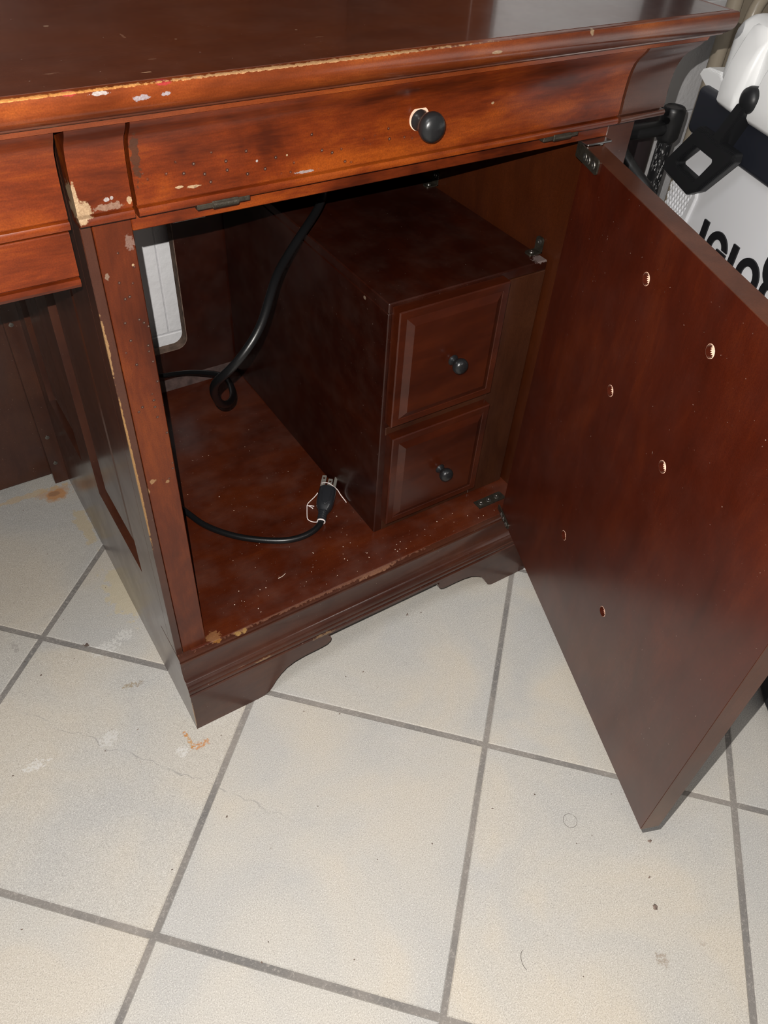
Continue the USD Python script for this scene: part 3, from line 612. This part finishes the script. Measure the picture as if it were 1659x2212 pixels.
# ------------------------------------------------------------------ big wheeled cooler beyond the door, lettered IGLOO
cn = np.array([-.94495992, .32718612, 0]); cr = np.array([-.32718612, -.94495992, 0]); CK = -.8545480
cB = lambda a, out, z: cr * a + cn * (CK + out) + dz * z
cooler = thing('cooler', 'large white wheeled cooler with navy band and black latch behind the open door', 'cooler', cB(-.17, -.2, 0))
K = lambda name, mesh, mat, label=None, **k: obj(name, mesh, M[mat], cooler, label, **k)
def slab(poly, o0, o1, ch=.006):
    """an outline on the front face given real thickness from out = o0 to o1, with a rounded front edge."""
    p_ = poly if isinstance(poly, sg.base.BaseGeometry) else sg.Polygon(poly).buffer(0)
    parts, steps = [], 5
    import manifold3d as m3
    outs = []
    for k in range(steps + 1):
        t = math.pi / 2 * k / steps
        outs.append((p_.buffer(-ch * (1 - math.cos(t)), join_style='round'), o1 - ch + ch * math.sin(t)))
    m = prism(p_, o1 - ch - o0, cB(0, o0, 0), cr, dz, cn); parts.append(m)
    for (q0, z0), (q1, z1) in zip(outs[:-1], outs[1:]):
        if not q1.is_empty: parts.append(prism(q1, z1 - outs[0][1] + .0005, cB(0, outs[0][1] - .0005, 0), cr, dz, cn))
    return cat(*parts)
def crounded(a0, a1, o0, o1, z0, z1, r):
    import manifold3d as m3
    s = m3.Manifold.sphere(r, 24)
    hull = m3.Manifold.batch_hull([s.translate((a, o, z)) for a in (a0 + r, a1 - r) for o in (o0 + r, o1 - r) for z in (z0 + r, z1 - r)])
    return xform(hull, basis(cn * CK, cr, cn, dz))
K('body', crounded(-.566, .235, -.40, -.0, .035, .545, .022), 'body', smooth=50)
K('navy_band', crounded(-.553, .222, -.39, .012, .516, .582, .010), 'navy', 'dark navy band under the lid', smooth=50)
lid = K('lid', crounded(-.537, .206, -.385, .004, .578, .682, .030), 'lid', smooth=50)
def lobe(a0, a1, o1=.026):
    pr = [(-.03, .576), (o1 - .006, .576), (o1, .583), (o1 + .001, .602), (o1 - .004, .632), (o1 - .012, .655), (o1 - .026, .672), (-.03, .684)]
    import manifold3d as m3
    hullpts = []
    for s, i_ in ((a0, 0), (a0 + .008, .006), (a1 - .008, .006), (a1, 0)):
        hullpts += [cB(s, o + (i_ - .006 if o > 0 else 0), z) for o, z in pr]
    return arr(trimesh.convex.convex_hull(np.array(hullpts)))
for a0, a1 in ((-.489, -.440), (-.412, -.20), (-.165, .18)):
    obj('lid_pad', lobe(a0, a1), M['lid'], lid, smooth=60)
obj('carry_handle', cat(slab(sg.Polygon([(-.579, .587), (-.574, .596), (-.562, .601), (-.530, .604), (-.505, .592), (-.510, .580), (-.541, .577), (-.556, .578)]).buffer(-.002).buffer(.002), -.20, .0, .004)), M['lid'], lid, 'tray-shaped end handle of the lid', smooth=50)
latch = K('latch', lathe([(.0001, -.012), (.012, -.010), (.0165, -.002), (.0172, .006), (.0150, .012), (.008, .016), (.0001, .0165)], cB(-.4095, .020, .604), cn, 32), 'latch', 'black rubber latch with a square pull', smooth=60)
lat = lambda a, z: (a, z)
obj('latch_strap', slab([(-.4225, .596), (-.4005, .597), (-.4285, .536), (-.4540, .538)], .012, .036, .004), M['latch'], latch, smooth=50)
obj('latch_pull', slab(sg.Polygon([(-.487, .545), (-.456, .545), (-.426, .543), (-.386, .543), (-.384, .532), (-.438, .470), (-.465, .454), (-.541, .462), (-.546, .474)]).buffer(-.004).buffer(.004).difference(sg.Polygon([(-.505, .486), (-.476, .516), (-.434, .515), (-.456, .484)]).buffer(.003)), .024, .038, .005), M['latch'], latch, smooth=50)
def lettering():
    zt, h, w = .4235, .0540, .0132; zb = zt - h; zc = (zt + zb) / 2
    bar = lambda a0, a1, z0, z1: sg.box(a0, z0, a1, z1).buffer(-.0008).buffer(.0008)
    def ring(a0, a1):
        c = ((a0 + a1) / 2, zc); R = (a1 - a0) / 2
        el = lambda rx, rz: sa.scale(sg.Point(*c).buffer(1.0, 24), rx, rz)
        return el(R, h / 2), el(R - w, h / 2 - w * .88)
    o1, i1 = ring(-.4235, -.3700)
    G = o1.difference(i1).difference(sg.box(-.3960, zc - .004, -.36, zc + .0060)).union(bar(-.3960, -.3710, zc - .0095, zc + .0030)).union(bar(-.3838, -.3710, zb + .004, zc + .0030))
    L = bar(-.3628, -.3488, zb, zt).union(bar(-.3628, -.3415, zb, zb + .0118))
    out = [bar(-.4460, -.4320, zb, zt), G, L]
    for a in (-.3390, -.2785):
        o_, i_ = ring(a, a + .0535); out.append(o_.difference(i_))
    return [prism(q, .0024, cB(0, -.0002, 0), cr, dz, cn) for q in out]
for m_ in lettering(): K('letter', m_, 'letters', smooth=False)

# embossed corner grip at the far end of the front
ribs = []
for k in range(-16, 26):
    for sg_ in (1, -1):
        a0 = -.563 + k * .0078
        q = sg.LineString([(a0, .36), (a0 + sg_ * .05, .46)]).buffer(.0008, cap_style='flat').intersection(sg.Polygon([(-.560, .37), (-.506, .37), (-.492, .441), (-.505, .447), (-.560, .447)]))
        if not q.is_empty and q.geom_type == 'Polygon': ribs.append(prism(q, .0026, cB(0, -.0003, 0), cr, dz, cn))
K('grip_texture', cat(*ribs), 'body', 'diamond grip pattern at the end of the body', smooth=False, kind='stuff')
K('grip_frame', slab(sg.Polygon([(-.5055, .345), (-.4895, .395), (-.482, .440), (-.4855, .448), (-.4930, .441), (-.5065, .372), (-.513, .345)]), -.003, .0045, .002), 'body', smooth=50)
K('side_button', slab(sg.Point(-.247, .440).buffer(.030, 16), -.003, .016, .006), 'latch', smooth=50)
wl = K('wheel', lathe([(.060, -.02), (.072, -.026), (.084, -.022), (.090, -.010), (.0905, .012), (.086, .024), (.074, .030), (.060, .026)], cB(.180, .066, .0905), cn, 48), 'tyre', 'black-tyred wheel with pale hub', smooth=60)
obj('hub', lathe([(.0001, .012), (.020, .020), (.035, .016), (.0615, .024), (.0615, -.02), (.02, -.06)], cB(.180, .066, .0905), cn, 40), M['hub'], wl, smooth=50)
for a_, o_ in ((.180, -.37), (-.50, -.05), (-.50, -.36)): K('foot', crounded(a_ - .03, a_ + .03, o_ - .02, o_ + .02, .0005, .045, .006), 'latch', smooth=50)

# ------------------------------------------------------------------ folded cart between desk and wall
cap = np.array([1.0189, .3079, .5215]); t2 = cap + np.array([-.30, .052, 0])
cart = thing('folded_cart', 'folded black tubular cart with chipped paint between desk and cooler', 'cart', (cap[0] - .15, cap[1], 0))
Q = lambda name, mesh, mat, label=None: obj(name, mesh, M[mat], cart, label, smooth=50)
for c0 in (cap, t2):
    Q('tube', tube([(c0[0], c0[1], .001), (c0[0], c0[1], .25), (c0[0], c0[1], c0[2] - .012)], .0125, 20), 'worn_black', 'black tube with chipped paint')
    Q('end_cap', lathe([(.0001, .004), (.0130, .004), (.0150, .006), (.0170, .0045), (.0185, 0), (.0190, -.010), (.0185, -.040), (.0150, -.046), (.012, -.046)], c0, (0, 0, 1), 32), 'cart_cap', 'round black plastic end cap')
dcr = (t2 - cap) / np.linalg.norm(t2 - cap)
Q('crossbar', tube([cap + dcr * .010 + [0, 0, -.026], cap + dcr * .15 + [0, 0, -.030], t2 - dcr * .01 + [0, 0, -.026]], .0120, 18), 'cart_cap')
Q('crossbar', tube([cap + [0, 0, -.42], t2 + [0, 0, -.42]], .0105, 16), 'worn_black')
sp = spline([(.905, .322, .480), (.918, .305, .470), (.9230, .285, .455), (.9240, .2655, .4450), (.9270, .2480, .4350), (.9290, .2310, .4150), (.930, .222, .35), (.931, .225, .20), (.93, .235, .012)], 60)
Q('grip_strap', tube(sp, .0105, 16), 'cart_cap', 'bent dark grey rubber grip')
Q('grip_strap', tube(sp + np.array([-.014, .012, -.015]), .0065, 14), 'latch')

# ------------------------------------------------------------------ beige folding chair leaned against the wall
chair = thing('folding_chair', 'beige enamelled metal folding chair leaning by the white wall', 'folding chair', (1.45, .5, 0))
J = lambda name, mesh, label=None: obj(name, mesh, M['beige'], chair, label, smooth=50)
J('leg', tube([(1.372, .515, .001), (1.372, .515, .3), (1.372, .515, .86)], .0145, 18))
J('leg', tube([(1.80, .515, .001), (1.80, .515, .3), (1.80, .515, .86)], .0145, 18))
loop = spline([(1.414, .500, .02), (1.414, .500, .30), (1.414, .500, .56), (1.426, .500, .605), (1.466, .500, .630), (1.60, .500, .635), (1.73, .500, .630), (1.755, .500, .605), (1.765, .500, .56), (1.765, .500, .3), (1.765, .5, .02)], 90)
J('back_loop', tube(loop, .0130, 16), 'bent tube of the chair back')
J('seat_panel', box(1.388, 1.79, .535, .545, .12, .80, .004), 'pressed metal seat pan')
for x in (1.397, 1.78): J('rivet', lathe([(.0001, 0), (.006, 0), (.005, .003), (.0001, .004)], (x, .5345, .37), (0, -1, 0), 14))

# ------------------------------------------------------------------ litter
def scatter(spots, seed, lo, hi, flat=.4):
    r = random.Random(seed); out = []
    for x, y, z in spots:
        s = r.uniform(lo, hi); m = trimesh.creation.icosphere(1, 1.0); v = np.array(m.vertices)
        v = v * (1 + .35 * np.sin(v @ np.array([r.uniform(2, 6) for _ in range(3)]))[:, None])
        v *= (s * r.uniform(.7, 1.6), s * r.uniform(.6, 1.0), s * flat); t = r.uniform(0, 6.28)
        v = v @ np.array([[math.cos(t), math.sin(t), 0], [-math.sin(t), math.cos(t), 0], [0, 0, 1]]); v[:, 2] += -v[:, 2].min()
        out.append((v + (x, y, z), m.faces))
    return cat(*out)
r = random.Random(3)
spots = [(r.uniform(-.32, .45), r.uniform(-.75, .0), 0) for _ in range(55)] + [(r.uniform(-.22, -.02), r.uniform(0, .5), 0) for _ in range(16)]
tag(obj('floor_crumbs', scatter(spots, 5, .0005, .0011), M['crumb']), 'tiny dark crumbs strewn over the floor tiles', 'crumbs', kind='stuff')
spots = [(r.uniform(.06, .30), r.uniform(.0, .12), ZS) for _ in range(40)] + [(r.uniform(.31, .50), r.uniform(.005, .035), ZS) for _ in range(22)] + [(r.uniform(.06, .28), r.uniform(.12, .4), ZS) for _ in range(16)]
tag(obj('cabinet_crumbs', scatter(spots, 9, .0003, .0007), M['lint']), 'pale dust crumbs on the cabinet floor', 'crumbs', kind='stuff')
for (x, y, s, lb) in ((.3516, -.4934, .0028, 'dark wood chip on the tile below the open door, larger one'), (-.0799, .1733, .0026, 'dark seed-like chip on the tile joint left of the desk'), (.402, -.437, .0017, 'small dark chip on the tile right of the door corner')):
    tag(obj('wood_chip', scatter([(x, y, 0)], int(x * 1e4) % 97, s, s * 1.1, .35), M['crumb']), lb, 'wood chip')
def strand(pts, rad, lb, mat='hair', nm='hair_strand'):
    tag(obj(nm, tube(spline(pts, 40), rad, 6), M[mat], smooth=60), lb, 'hair' if nm == 'hair_strand' else 'lint')
strand([(.336 + .0085 * math.cos(t), -.368 + .0085 * math.sin(t), .0006) for t in np.linspace(.6, 6.6, 12)], .0002, 'curled ring of dark hair on the tile left of the door corner')
strand([(.1935, -.4480, .0006), (.1880, -.4520, .0012), (.1850, -.4590, .0012), (.1855, -.4650, .0006)], .00025, 'short curved dark hair on the large middle tile')
strand([(.158, .046, ZS + .0006), (.164, .046, ZS + .0012), (.170, .049, ZS + .0006)], .0004, 'pale wood splinter on the cabinet floor', 'lint', 'wood_splinter')
